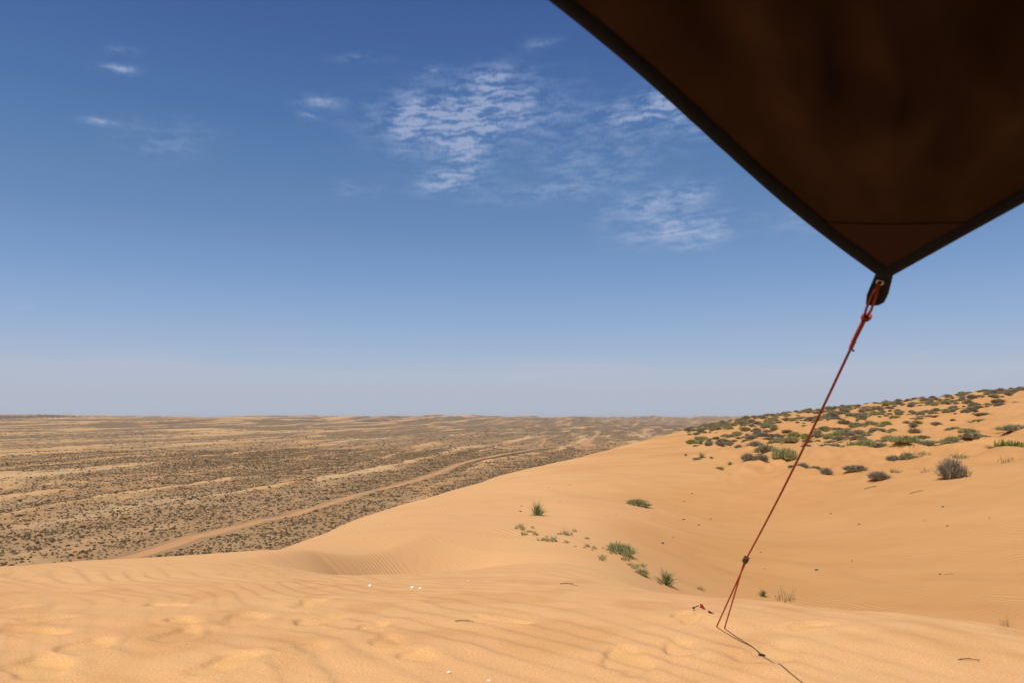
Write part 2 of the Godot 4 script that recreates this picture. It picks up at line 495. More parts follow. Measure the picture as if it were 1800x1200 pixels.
func sand_colour(x: float, y: float, z: float) -> Color:
	var r := sqrt(x * x + z * z)
	var patch := n_big.get_noise_2d(x * 4.0 + 500.0, z * 4.0)
	var streak := n_mid.get_noise_2d(x * 0.45 + z * 0.2, z * 0.9)
	# the reddish sand of the hollow against the paler wind-blown sand of the crest
	var hollow := ss(9.0, 15.0, r) * ss(-0.02, 0.30, atan2(x, -z) + patch * 0.10)
	var c := SAND.lerp(SAND_ORANGE, clampf(hollow * 0.85 + 0.25 * patch, 0.0, 1.0))
	c = c.lerp(SAND_PALE, clampf((0.45 - 0.36 * ss(8.0, 14.0, r)) * streak + 0.10, 0.0, 0.5))
	if r < 5.0:
		c = c.lerp(SAND_GOLD, 0.38 * disturbed * ss(-0.3, 0.3, n_mid.get_noise_2d(x * 3.0 - 30.0, z * 3.0) + 0.15))
		c = c.lerp(SAND_ORANGE, 0.35 * ss(0.05, 0.45, n_mid.get_noise_2d(x * 1.6 + 130.0, z * 1.6)))
	return c

func sand_material() -> StandardMaterial3D:
	var m := tinted(0.97)
	m.metallic_specular = 0.1
	# ripples of wind, about 0.13 m apart, in patches
	var size := 1024
	var im := Image.create(size, size, false, Image.FORMAT_L8)
	var a := noise(71, 0.004, 2)
	var b := noise(72, 0.004, 2)
	var c := noise(73, 0.25, 2)
	var wa := a.get_seamless_image(size, size, false, false, 0.2)
	var wb := b.get_seamless_image(size, size, false, false, 0.2)
	var wc := c.get_seamless_image(size, size, false, false, 0.05)
	var da := wa.get_data()
	var db := wb.get_data()
	var dc := wc.get_data()
	var out := PackedByteArray()
	out.resize(size * size)
	for y in size:
		for x in size:
			var k := y * size + x
			var f := x / float(size) * 46.0 - y / float(size) * 48.0 + (da[k] - 128) / 128.0 * 2.2 + (dc[k] - 128) / 128.0 * 0.05
			var amp := clampf((db[k] - 50) / 110.0, 0.30, 1.0)
			out[k] = clampi(int(128.0 + (ripple(f) - 0.5) * 200.0 * amp + (dc[k] - 128) * 0.10), 0, 255)
	im.set_data(size, size, false, Image.FORMAT_L8, out)
	m.heightmap_enabled = true
	m.heightmap_texture = ImageTexture.create_from_image(im)
	m.heightmap_scale = 0.65
	# grains and coarse dark specks
	var g := NoiseTexture2D.new()
	g.width = 512
	g.height = 512
	g.seamless = true
	g.noise = noise(75, 0.16, 3)
	var ramp := Gradient.new()
	ramp.set_color(0, Color(0.84, 0.82, 0.80))
	ramp.set_color(1, Color(1.0, 1.0, 1.0))
	g.color_ramp = ramp
	m.detail_enabled = true
	m.detail_blend_mode = BaseMaterial3D.BLEND_MODE_MUL
	m.detail_uv_layer = BaseMaterial3D.DETAIL_UV_2
	m.detail_albedo = g
	return m

# ------------------------------------------------------------------ the plain
var p_warp: FastNoiseLite
var p_small: FastNoiseLite
var p_long: FastNoiseLite
const ALONG := Vector2(0.151, -0.9886)
var crest_now := 0.0

func plain_y(x: float, z: float) -> float:
	var r := sqrt(x * x + z * z)
	var t := ALONG.x * x + ALONG.y * z
	var w := ALONG.y * x - ALONG.x * z
	var ww := w + 18.0 * p_warp.get_noise_2d(t * 0.0022, w * 0.004) + 6.0 * (1.0 - ss(700.0, 2500.0, r)) * p_warp.get_noise_2d(t * 0.018, w * 0.02)
	var a := 1.0 - absf(p_long.get_noise_2d(ww / 95.0, t / 1600.0)) * 2.2
	var b := 1.0 - absf(p_long.get_noise_2d(ww / 330.0 + 50.0, t / 2600.0)) * 2.0
	var c := p_long.get_noise_2d(ww / 800.0 + 90.0, t / 1500.0)
	var thin := ss(0.70, 0.98, a)
	var thin_b := ss(0.76, 0.98, b)
	a = ss(0.25, 1.0, a)
	b = ss(0.35, 1.0, b)
	var far := ss(900.0, 4200.0, r)
	var gap := ss(-0.35, 0.25, p_small.get_noise_2d(t / 260.0, w / 60.0))
	crest_now = clampf(thin * gap * (1.0 - 0.85 * far) + thin_b * (0.35 + 0.65 * ss(200.0, 800.0, w)), 0.0, 1.0)
	return -26.6 + a * gap * 1.6 * (1.0 - far) + b * (2.2 * ss(80.0, 500.0, w) + 24.0 * far) + 20.0 * c * far + 5.0 * ss(1800.0, 4600.0, r) + 0.5 * p_small.get_noise_2d(x * 0.05, z * 0.05)

func track_at(path: Array, z: float) -> float:
	for i in path.size() - 1:
		var a: Vector2 = path[i]
		var b: Vector2 = path[i + 1]
		if z <= a.y and z > b.y:
			return lerpf(a.x, b.x, (a.y - z) / (a.y - b.y))
	return 1e9

func growth(x: float, z: float) -> float:        # how thick the scrub stands on the plain; call plain_y first
	var t := ALONG.x * x + ALONG.y * z
	var w := ALONG.y * x - ALONG.x * z
	var band := p_warp.get_noise_2d((w + 14.0 * p_small.get_noise_2d(t / 150.0, w / 150.0)) / 30.0, t / 420.0)
	var spot := p_small.get_noise_2d(x * 0.09 + 40.0, z * 0.06)
	return clampf(0.72 + 0.80 * band + 0.40 * spot - 0.70 * crest_now, 0.0, 1.0)

const PLAIN_SAND := Color(0.41, 0.232, 0.108)
const PLAIN_PALE := Color(0.48, 0.305, 0.15)
const PLAIN_SCRUB := Color(0.205, 0.143, 0.084)
const PLAIN_GREY := Color(0.42, 0.305, 0.185)

func plain_colour(x: float, _y: float, z: float) -> Color:
	var r := sqrt(x * x + z * z)
	var g := growth(x, z)
	var t := ALONG.x * x + ALONG.y * z
	var w := ALONG.y * x - ALONG.x * z
	var red := p_small.get_noise_2d(x * 0.02 - 60.0, z * 0.012)
	var c := PLAIN_SAND.lerp(PLAIN_PALE, clampf(0.1 + crest_now * 1.0 + red * 0.8, 0.0, 1.0))
	# far off the bushes run together: their cover shows as the colour of the ground
	var cover := lerpf(0.58, 0.97, ss(350.0, 1300.0, r)) * ss(0.05, 0.60, g + 0.25 * p_small.get_noise_2d(w * 0.22, t * 0.05))
	c = c.lerp(PLAIN_SCRUB, cover)
	var playa := ss(0.32, 0.5, p_small.get_noise_2d(w / 70.0 + 11.0, t / 420.0)) * ss(150.0, 260.0, r)
	return c.lerp(PLAIN_GREY, 0.35 * playa)

func track_mesh(path: Array, width: float) -> ArrayMesh:
	var curve := Curve3D.new()
	for p in path:
		curve.add_point(Vector3(p.x, 0, p.y))
	var pts := curve.tessellate_even_length(6, 4.0)
	var v := PackedVector3Array()
	var n := PackedVector3Array()
	var c := PackedColorArray()
	var idx := PackedInt32Array()
	var across := 7
	for i in pts.size():
		var d := (pts[mini(i + 1, pts.size() - 1)] - pts[maxi(i - 1, 0)]).normalized()
		var s := Vector3(-d.z, 0, d.x)
		for k in across:
			var f := k / float(across - 1) * 2.0 - 1.0
			var p := pts[i] + s * f * width * (0.5 + 0.12 * p_small.get_noise_2d(i * 4.0, k * 9.0))
			var rut := 0.10 * exp(-pow((absf(f) - 0.45) * 5.0, 2.0))
			p.y = plain_y(p.x, p.z) + 0.22 * (1.0 - f * f * 1.2) - rut
			v.append(p)
			n.append(Vector3.UP)
			c.append(Color(0.40, 0.205, 0.098).lerp(Color(0.44, 0.25, 0.125), clampf(0.5 + p_small.get_noise_2d(p.x * 0.5, p.z * 0.5), 0, 1)))
			if i > 0 and k > 0:
				var o := i * across + k
				for q in [o, o - across - 1, o - 1, o, o - across, o - across - 1]:
					idx.append(q)
	return arrays(v, n, c, idx)

# ------------------------------------------------------------------ plants
# each is made one metre wide and one metre high and then scaled; blades are narrow folded strips
func plant_mesh(kind: String, seed_: int) -> ArrayMesh:
	var r := RandomNumberGenerator.new()
	r.seed = seed_
	var v := PackedVector3Array()
	var n := PackedVector3Array()
	var c := PackedColorArray()
	var idx := PackedInt32Array()
	var count: int = {"spiky": 150, "tussock": 800, "dry": 760, "olive": 760, "bright": 520, "sparse": 70, "stalks": 46, "scrub": 46}[kind]
	var wide: float = {"spiky": 0.009, "tussock": 0.013, "dry": 0.012, "olive": 0.016, "bright": 0.024, "sparse": 0.016, "stalks": 0.010, "scrub": 0.13}[kind]
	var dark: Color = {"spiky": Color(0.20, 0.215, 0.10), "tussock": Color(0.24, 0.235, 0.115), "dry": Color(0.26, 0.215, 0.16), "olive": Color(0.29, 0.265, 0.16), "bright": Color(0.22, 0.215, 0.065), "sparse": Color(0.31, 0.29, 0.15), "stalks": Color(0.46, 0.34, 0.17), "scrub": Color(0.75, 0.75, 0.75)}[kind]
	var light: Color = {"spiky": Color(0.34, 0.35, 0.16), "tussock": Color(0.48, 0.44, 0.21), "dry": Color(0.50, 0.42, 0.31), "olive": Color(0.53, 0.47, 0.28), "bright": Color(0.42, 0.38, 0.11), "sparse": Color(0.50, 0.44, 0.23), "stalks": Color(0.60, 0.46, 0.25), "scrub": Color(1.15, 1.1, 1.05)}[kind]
	# a few sub-clumps give an uneven outline
	var clumps := []
	for k in (1 if kind == "spiky" else 5 if kind != "stalks" else 3):
		var far := 0.0 if k == 0 else r.randf_range(0.08, 0.30)
		var a := r.randf() * TAU
		clumps.append([Vector3(cos(a) * far, 0, sin(a) * far), r.randf_range(0.55, 1.0) if k else 1.0])
	for b in count:
		var cl = clumps[r.randi() % clumps.size()]
		var a := r.randf() * TAU
		var lift: float = {"spiky": r.randf_range(0.15, 1.4), "stalks": r.randf_range(0.95, 1.5), "sparse": r.randf_range(0.5, 1.45)}.get(kind, acos(r.randf_range(0.02, 0.96)))
		var long: float = cl[1] * r.randf_range(0.62, 1.0) * (1.0 if kind != "stalks" else r.randf_range(0.5, 1.1))
		var dir := Vector3(cos(a) * cos(lift), 0, sin(a) * cos(lift))
		var root: Vector3 = cl[0] + Vector3(r.randf_range(-1, 1), 0, r.randf_range(-1, 1)) * (0.03 if kind == "spiky" else 0.16)
		root.y = -0.04
		var reach := 0.40 * long
		var high := sin(lift) * long
		var droop := r.randf_range(0.0, 0.16) if kind != "dry" else r.randf_range(-0.05, 0.06)
		var tip := root + dir * reach / maxf(cos(lift), 0.25) * cos(lift) * 1.1 + Vector3(0, high - droop, 0)
		var mid := root.lerp(tip, 0.5) + Vector3(0, high * 0.12 + droop * 0.6, 0) + Vector3(r.randf_range(-1, 1), r.randf_range(-1, 1), r.randf_range(-1, 1)) * (0.05 if kind == "dry" else 0.02)
		var start := root
		if kind in ["tussock", "dry", "olive", "bright"]:       # outer half only: the inside is hidden
			start = root.lerp(mid, 0.35)
		var side := Vector3(r.randf_range(-1, 1), r.randf_range(-0.3, 0.3), r.randf_range(-1, 1)).normalized() * wide * r.randf_range(0.7, 1.3)
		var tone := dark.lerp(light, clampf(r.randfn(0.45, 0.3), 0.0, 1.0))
		var face := side.cross(tip - root).normalized()
		var o := v.size()
		for p in [start - side, start + side, mid - side * 0.8, mid + side * 0.8, tip - side * 0.15, tip + side * 0.15]:
			v.append(p)
			n.append(face)
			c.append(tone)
		for q in [0, 2, 3, 0, 3, 1, 2, 4, 5, 2, 5, 3]:
			idx.append(o + q)
		if kind == "dry" or kind == "olive":               # side twigs
			for s in 2:
				var from := mid.lerp(tip, r.randf_range(0.0, 0.7))
				var to := from + Vector3(r.randf_range(-1, 1), r.randf_range(-0.3, 1), r.randf_range(-1, 1)).normalized() * r.randf_range(0.05, 0.13)
				var sd := side * 0.8
				o = v.size()
				for p in [from - sd, from + sd, to]:
					v.append(p)
					n.append(face)
					c.append(tone)
				for q in [0, 2, 1]:
					idx.append(o + q)
	return arrays(v, n, c, idx)

var plant_shapes := {}
func plant_shape(kind: String, variant: int) -> ArrayMesh:
	var key := "%s%d" % [kind, variant]
	if not plant_shapes.has(key):
		plant_shapes[key] = plant_mesh(kind, hash(key))
	return plant_shapes[key]

const PLANT_NAME := {"spiky": "grass_tussock", "tussock": "green_bush", "dry": "dry_shrub", "olive": "olive_shrub", "bright": "bright_bush", "sparse": "grass_tuft", "stalks": "dry_grass"}

func plant(kind: String, x: float, z: float, w: float, h: float, label: String, group := "") -> MeshInstance3D:
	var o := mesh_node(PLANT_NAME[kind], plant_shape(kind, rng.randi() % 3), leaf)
	o.position = Vector3(x, dune_y(x, z) - 0.02 * h, z)
	o.rotation.y = rng.randf() * TAU
	o.scale = Vector3(w, h * (0.72 if kind in ["tussock", "sparse", "olive"] else 0.9), w) * 1.35
	tag(o, label, "grass" if kind in ["spiky", "sparse", "stalks"] else "bush", group)
	return o

var leaf: StandardMaterial3D

func scatter(called: String, m: Mesh, spots: Array, label: String, category: String) -> void:     # spots: [Transform3D, Color]
	var mm := MultiMesh.new()
	mm.transform_format = MultiMesh.TRANSFORM_3D
	mm.use_colors = true
	mm.mesh = m
	mm.instance_count = spots.size()
	var buf := PackedFloat32Array()
	buf.resize(spots.size() * 16)
	var o := 0
	for s in spots:
		var t: Transform3D = s[0]
		var c: Color = s[1]
		for row in 3:
			buf[o] = t.basis.x[row]
			buf[o + 1] = t.basis.y[row]
			buf[o + 2] = t.basis.z[row]
			buf[o + 3] = t.origin[row]
			o += 4
		buf[o] = c.r
		buf[o + 1] = c.g
		buf[o + 2] = c.b
		buf[o + 3] = 1.0
		o += 4
	mm.buffer = buf
	var node := MultiMeshInstance3D.new()
	node.name = numbered(called)
	node.multimesh = mm
	node.material_override = leaf
	add_child(node)
	tag(node, label, category)
	node.set_meta("kind", "stuff")

# ------------------------------------------------------------------ sky
func sky_texture() -> ImageTexture:
	var W := 4096
	var H := 2048
	var im := Image.create(W, H, false, Image.FORMAT_RGBA8)
	var stops := [[0.0, 175, 181, 191], [1.6, 175, 183, 195], [3.2, 174, 187, 206], [4.6, 166, 184, 209], [7.2, 147, 173, 209], [10.4, 126, 158, 202], [14.7, 105, 139, 185], [19.0, 91, 127, 175], [23.2, 79, 114, 167], [27.1, 71, 104, 159], [31.0, 64, 95, 150], [45.0, 55, 83, 138], [90.0, 48, 74, 126]]
	for y in H:
		var el := 90.0 - (y + 0.5) / H * 180.0
		var c := Color8(176, 182, 194)
		for i in stops.size() - 1:
			var a = stops[i]
			var b = stops[i + 1]
			if el >= a[0] and el <= b[0]:
				var f: float = (el - a[0]) / (b[0] - a[0])
				c = Color(lerpf(a[1], b[1], f) / 255.0, lerpf(a[2], b[2], f) / 255.0, lerpf(a[3], b[3], f) / 255.0)
		im.fill_rect(Rect2i(0, y, W, 1), c)
	# thin pale bank of dust over the horizon, with an uneven top
	var n := noise(5, 0.02, 4)
	var y0 := int((90.0 - 6.5) / 180.0 * H)
	var y1 := H / 2
	var bank := Image.create(W, y1 - y0, false, Image.FORMAT_RGBA8)
	for y in y1 - y0:
		var el := 90.0 - (y + y0 + 0.5) / H * 180.0
		for x in W:
			var an := TAU * x / W
			var top := 4.0 + 1.1 * n.get_noise_3d(cos(an) * 160.0, sin(an) * 160.0, el * 16.0)
			bank.set_pixel(x, y, Color(0.715, 0.745, 0.81, clampf(0.55 * (1.0 - ss(top - 0.5, top + 0.6, el)) + 0.30 * ss(0.0, 0.5, n.get_noise_3d(cos(an) * 90.0, sin(an) * 90.0, el * 60.0)) * ss(1.2, 3.0, el) * (1.0 - ss(4.6, 6.4, el)), 0.0, 0.8)))
	im.blend_rect(bank, Rect2i(0, 0, W, y1 - y0), Vector2i(0, y0))
	# patches of thin rippled high cloud: azimuth, height, half sizes in degrees
	var clouds := [[-3.4, 23.0, 7.0, 2.2, 0.95], [-1.5, 25.6, 2.6, 1.1, 0.55], [-4.0, 20.0, 2.0, 2.0, 0.65], [-5.6, 18.0, 2.8, 0.8, 0.6], [-8.3, 22.3, 1.6, 2.2, 0.4], [10.5, 22.9, 5.0, 1.2, 0.55], [13.6, 23.6, 2.8, 1.4, 0.75], [6.9, 19.6, 6.5, 2.0, 0.36], [13.9, 16.7, 2.2, 0.9, 0.5], [10.4, 16.0, 3.4, 1.4, 0.50], [13.2, 14.2, 4.2, 1.1, 0.66], [14.6, 13.2, 1.9, 0.6, 0.5], [-29.3, 23.3, 1.3, 0.3, 0.75], [-29.2, 24.5, 0.9, 0.3, 0.5], [-30.3, 19.8, 1.1, 0.25, 0.55], [-26.1, 19.3, 3.2, 1.4, 0.28], [-15.2, 23.3, 1.7, 0.45, 0.6], [-12.4, 26.5, 1.9, 0.3, 0.5], [-16.0, 22.2, 0.9, 0.4, 0.45], [2.3, 28.1, 1.5, 0.4, 0.4], [22.3, 14.5, 2.3, 1.3, 0.35], [15.6, 21.6, 2.3, 0.9, 0.35], [-12.6, 17.3, 1.8, 0.7, 0.32], [-6.5, 26.0, 1.0, 0.4, 0.5], [2.7, 17.3, 5.4, 0.7, 0.34], [-34.0, 7.1, 0.6, 0.12, 0.4]]
	var x0 := int((180.0 - 40.0) / 360.0 * W)
	var cw := int(70.0 / 360.0 * W)
	var cy := int((90.0 - 33.0) / 180.0 * H)
	var ch := int(28.0 / 180.0 * H)
	var sheet := Image.create(cw, ch, false, Image.FORMAT_RGBA8)
	var big := noise(21, 0.55, 4)
	var fine := noise(22, 2.2, 3)
	var band := noise(23, 0.9, 3)
	for y in ch:
		var el := 90.0 - (y + cy + 0.5) / H * 180.0
		for x in cw:
			var az := (x + x0 + 0.5) / W * 360.0 - 180.0
			var m := 0.0
			var b := big.get_noise_2d(az * 0.55 + el * 0.25, el * 1.7 - az * 0.12)
			for k in clouds:
				var dx: float = (az - k[0]) / k[2]
				if absf(dx) > 2.2:
					continue
				var dy: float = (el - k[1] - 0.10 * (az - k[0])) / k[3]
				var d2 := dx * dx + dy * dy
				if d2 < 4.8:
					m += k[4] * exp(-d2)
			var al := 0.0
			if m > 0.02:
				var s := 0.5 + 0.5 * sin((el * 12.0 - az * 1.1) + 6.0 * band.get_noise_2d(az * 0.35, el * 0.8))
				var g := 0.6 * fine.get_noise_2d(az * 0.55, el * 2.3) + 0.6 * fine.get_noise_2d(az * 1.7 + 60.0, el * 0.8)
				al = m * clampf(0.55 + 1.25 * b + 0.55 * (s - 0.5) * (0.4 + m) + 0.55 * g, 0.0, 1.3)
				al += maxf(0.0, m - 0.45) * 0.22
			sheet.set_pixel(x, y, Color(0.76, 0.775, 0.87, clampf(al * 0.68, 0.0, 0.60)))
	im.blend_rect(sheet, Rect2i(0, 0, cw, ch), Vector2i(x0, cy))
	sheet.flip_x()
	for at: float in [0.02, 0.78]:
		im.blend_rect(sheet, Rect2i(0, 0, cw, ch), Vector2i(int(W * at), cy - 120))
	# straight ahead is the seam of the panorama
	var turned := Image.create(W, H, false, Image.FORMAT_RGBA8)
	turned.blit_rect(im, Rect2i(W / 2, 0, W / 2, H), Vector2i(0, 0))
	turned.blit_rect(im, Rect2i(0, 0, W / 2, H), Vector2i(W / 2, 0))
	im = turned
	im.convert(Image.FORMAT_RGB8)
	return ImageTexture.create_from_image(im)

# ------------------------------------------------------------------ the camp
const CORNER := Vector3(0.62, 1.03, -1.2)
const CORNER_A := Vector3(-1.29, 2.13, -0.24)      # up to the left
const CORNER_B := Vector3(1.66, 1.66, 0.39)        # behind on the right
const CORNER_D := Vector3(-0.25, 2.45, 1.35)

func tarp_point(s: float, t: float) -> Vector3:     # s towards A, t towards B
	var p := CORNER.lerp(CORNER_A, s).lerp(CORNER_B.lerp(CORNER_D, s), t)
	var nrm := (CORNER_A - CORNER).cross(CORNER_B - CORNER).normalized()
	if nrm.y > 0.0:
		nrm = -nrm
	# cut with hollow edges, hanging a little between its corners
	var inward_s := (CORNER_A - CORNER).normalized()
	var inward_t := (CORNER_B - CORNER).normalized()
	p += inward_t * (0.0 * s * (1.0 - s) * 4.0 * (1.0 - t) - 0.0)
	p -= inward_t * 0.007 * sin(clampf(s / 0.34, 0.0, 1.0) * TAU) * (1.0 - t)
	p += inward_s * (0.05 * t * (1.0 - t) * 4.0 * (1.0 - s))
	p += nrm * 0.16 * (s * (1.0 - s) + t * (1.0 - t)) * 0.6
	# folds that run out of the stretched corner, and creases of packing
	var ang := atan2(t, s + 1e-4)
	var d := sqrt(s * s + t * t)
	p += nrm * (0.016 * sin(ang * 17.0 + 1.5 * n_mid.get_noise_2d(s * 3.0, t * 3.0)) * ss(0.02, 0.25, d) * (1.0 - ss(0.35, 0.9, d)) * ss(0.014, 0.10, minf(s, t)))
	p += nrm * (0.020 * n_mid.get_noise_2d(s * 4.0, t * 4.0) + 0.026 * absf(n_mid.get_noise_2d(s * 6.0 + 50.0, t * 6.0)) + 0.010 * n_fine.get_noise_2d(s * 11.0, t * 8.0) + 0.014 * pow(1.0 - absf(n_mid.get_noise_2d(s * 5.0 + t * 3.0 + 20.0, t * 9.0 - s * 4.0)), 6.0)) * ss(0.014, 0.10, minf(minf(s, t), minf(1.0 - s, 1.0 - t)))
	return p

func tarp_sheet(cells: int, s1: float, t_of: Callable, lift: float) -> SurfaceTool:
	var st := starting()
	var nrm := (CORNER_A - CORNER).cross(CORNER_B - CORNER).normalized()
	if nrm.y > 0.0:
		nrm = -nrm
	for i in cells:
		for j in cells:
			var q := []
			for k in [[0, 0], [1, 0], [1, 1], [0, 1]]:
				var s: float = s1 * (i + k[0]) / cells
				var t: float = t_of.call(s) * (j + k[1]) / cells
				q.append(tarp_point(s, t) + nrm * lift)
			quad(st, q[0], q[1], q[2], q[3])
	return st

func edge_band(a: Callable, steps: int, width: float, inward: Vector3) -> ArrayMesh:    # binding folded over an edge
	var st := starting()
	var nrm := (CORNER_A - CORNER).cross(CORNER_B - CORNER).normalized()
	var prof := [Vector2(-0.004, 0.0), Vector2(-0.002, 0.0035), Vector2(0.004, 0.0042), Vector2(width, 0.0032), Vector2(width, -0.0032), Vector2(0.004, -0.0042), Vector2(-0.002, -0.0035)]
	var rings := []
	for i in steps + 1:
		var p: Vector3 = a.call(float(i) / steps)
		var w := 1.0 + 0.12 * n_mid.get_noise_2d(i * 0.8, 3.0)
		var ring := []
		for q in prof:
			ring.append(p + inward * q.x * w + nrm * q.y)
		rings.append(ring)
	for i in steps:
		for k in prof.size():
			var k2 := (k + 1) % prof.size()
			quad(st, rings[i][k], rings[i][k2], rings[i + 1][k2], rings[i + 1][k])
	return done(st)

func build_tarp() -> void:
	var t := thing("tarpaulin", Vector3.ZERO, "dark brown tarpaulin stretched overhead with a grey bound edge", "tarpaulin")
	var cloth := mat(Color(0.082, 0.036, 0.0135), 0.85)
	var weave := NoiseTexture2D.new()
	weave.width = 512
	weave.height = 512
	weave.seamless = true
	weave.noise = noise(31, 0.012, 4)
	var ramp := Gradient.new()
	ramp.set_color(0, Color(0.72, 0.68, 0.62))
	ramp.set_color(1, Color(1.0, 1.0, 1.0))
	weave.color_ramp = ramp
	cloth.albedo_texture = weave
	cloth.uv1_triplanar = true
	cloth.uv1_world_triplanar = true
	cloth.uv1_scale = Vector3.ONE * 1.3
	cloth.backlight_enabled = true
	cloth.backlight = Color(0.05, 0.03, 0.012)
	var st := tarp_sheet(110, 1.0, func(_s): return 1.0, 0.0)
	mesh_node("cloth", done(st), cloth, t)
	var patch := mat(Color(0.060, 0.024, 0.014), 0.85)
	st = tarp_sheet(14, 0.075, func(s): return 0.085 * (1.0 - s / 0.075) + 0.0005, 0.0013)
	mesh_node("corner_patch", done(st), patch, t)
	var hem := mat(Color(0.028, 0.027, 0.028), 0.9)
	var to_a := (CORNER_A - CORNER).normalized()
	var to_b := (CORNER_B - CORNER).normalized()
	mesh_node("edge_binding", edge_band(func(f): return tarp_point(f, 0.0), 90, 0.018, to_b), hem, t)
	mesh_node("edge_binding", edge_band(func(f): return tarp_point(0.0, f), 70, 0.017, to_a), hem, t)
	mesh_node("edge_binding", edge_band(func(f): return tarp_point(f, 1.0), 40, 0.024, -to_b), hem, t)
	mesh_node("edge_binding", edge_band(func(f): return tarp_point(1.0, f), 40, 0.024, -to_a), hem, t)
	for p in [CORNER_A, CORNER_B, CORNER_D]:
		st = starting()
		tube(st, [Vector3(p.x, dune_y(p.x, p.z) - 0.12, p.z), p + Vector3(0, 0.03, 0)], 0.009, 10)
		mesh_node("pole", done(st), mat(Color(0.30, 0.30, 0.31), 0.4), t)
	# added unseen cloth walls behind the camera, keeping bounce light off the underside
	for side in [[1.0, true], [1.0, false]]:
		st = starting()
		for i in 24:
			for j in 10:
				var q := []
				for k in [[0, 0], [1, 0], [1, 1], [0, 1]]:
					var f: float = (i + k[0]) / 24.0
					var g: float = (j + k[1]) / 10.0
					var top := tarp_point(1.0, f) if side[1] else tarp_point(f * 0.999, 1.0)
					if not side[1] and f < 0.05:
						top = tarp_point(0.05, 1.0)
					var foot := top + Vector3(-0.25 if side[1] else 0.3, 0, 0.25)
					foot.y = dune_y(foot.x, foot.z, false) - 0.05
					q.append(top.lerp(foot, g) + Vector3(0.02, 0, 0.02) * sin(f * 23.0) * g)
				quad(st, q[0], q[1], q[2], q[3])
		mesh_node("added_shade_wall", done(st), cloth, t)
	# the webbing loop at the corner with its eyelet
	var along := (PEG - CORNER).normalized()
	var wide := along.cross((EYE - CORNER).normalized()).normalized()
	var thick := wide.cross(along).normalized()
	st = starting(false)
	var outline := [Vector2(-0.009, -0.012), Vector2(-0.012, 0.016), Vector2(-0.017, 0.038), Vector2(-0.017, 0.052), Vector2(-0.011, 0.066), Vector2(-0.002, 0.070), Vector2(0.008, 0.066), Vector2(0.013, 0.044), Vector2(0.014, 0.018), Vector2(0.015, -0.012)]
	for s in [-1.0, 1.0]:
		for k in range(1, outline.size() - 1):
			for q in [0, k, k + 1] if s > 0.0 else [0, k + 1, k]:
				var u: Vector2 = outline[q]
				st.add_vertex(CORNER + along * u.y + wide * u.x + thick * (0.005 * s + 0.004 * sin(u.x * 160.0)))
	for k in outline.size():
		var u: Vector2 = outline[k]
		var w: Vector2 = outline[(k + 1) % outline.size()]
		var off_u := thick * 0.004 * sin(u.x * 160.0)
		var off_w := thick * 0.004 * sin(w.x * 160.0)
		quad(st, CORNER + along * u.y + wide * u.x + thick * 0.005 + off_u, CORNER + along * w.y + wide * w.x + thick * 0.005 + off_w, CORNER + along * w.y + wide * w.x - thick * 0.005 + off_w, CORNER + along * u.y + wide * u.x - thick * 0.005 + off_u)
	mesh_node("webbing_loop", done(st), mat(Color(0.045, 0.043, 0.038), 0.95), t)
	var ring := TorusMesh.new()
	ring.inner_radius = 0.0032
	ring.outer_radius = 0.0062
	ring.rings = 24
	ring.ring_segments = 10
	var steel := mat(Color(0.6, 0.6, 0.6), 0.3)
	steel.metallic = 1.0
	var o := mesh_node("eyelet", ring, steel, t)
	o.transform = Transform3D(Basis(wide, thick, along), CORNER + along * 0.006 + thick * 0.0075 + wide * 0.003)

const PEG := Vector3(0.80, -0.01, -2.99)
const SLIDER := 0.65

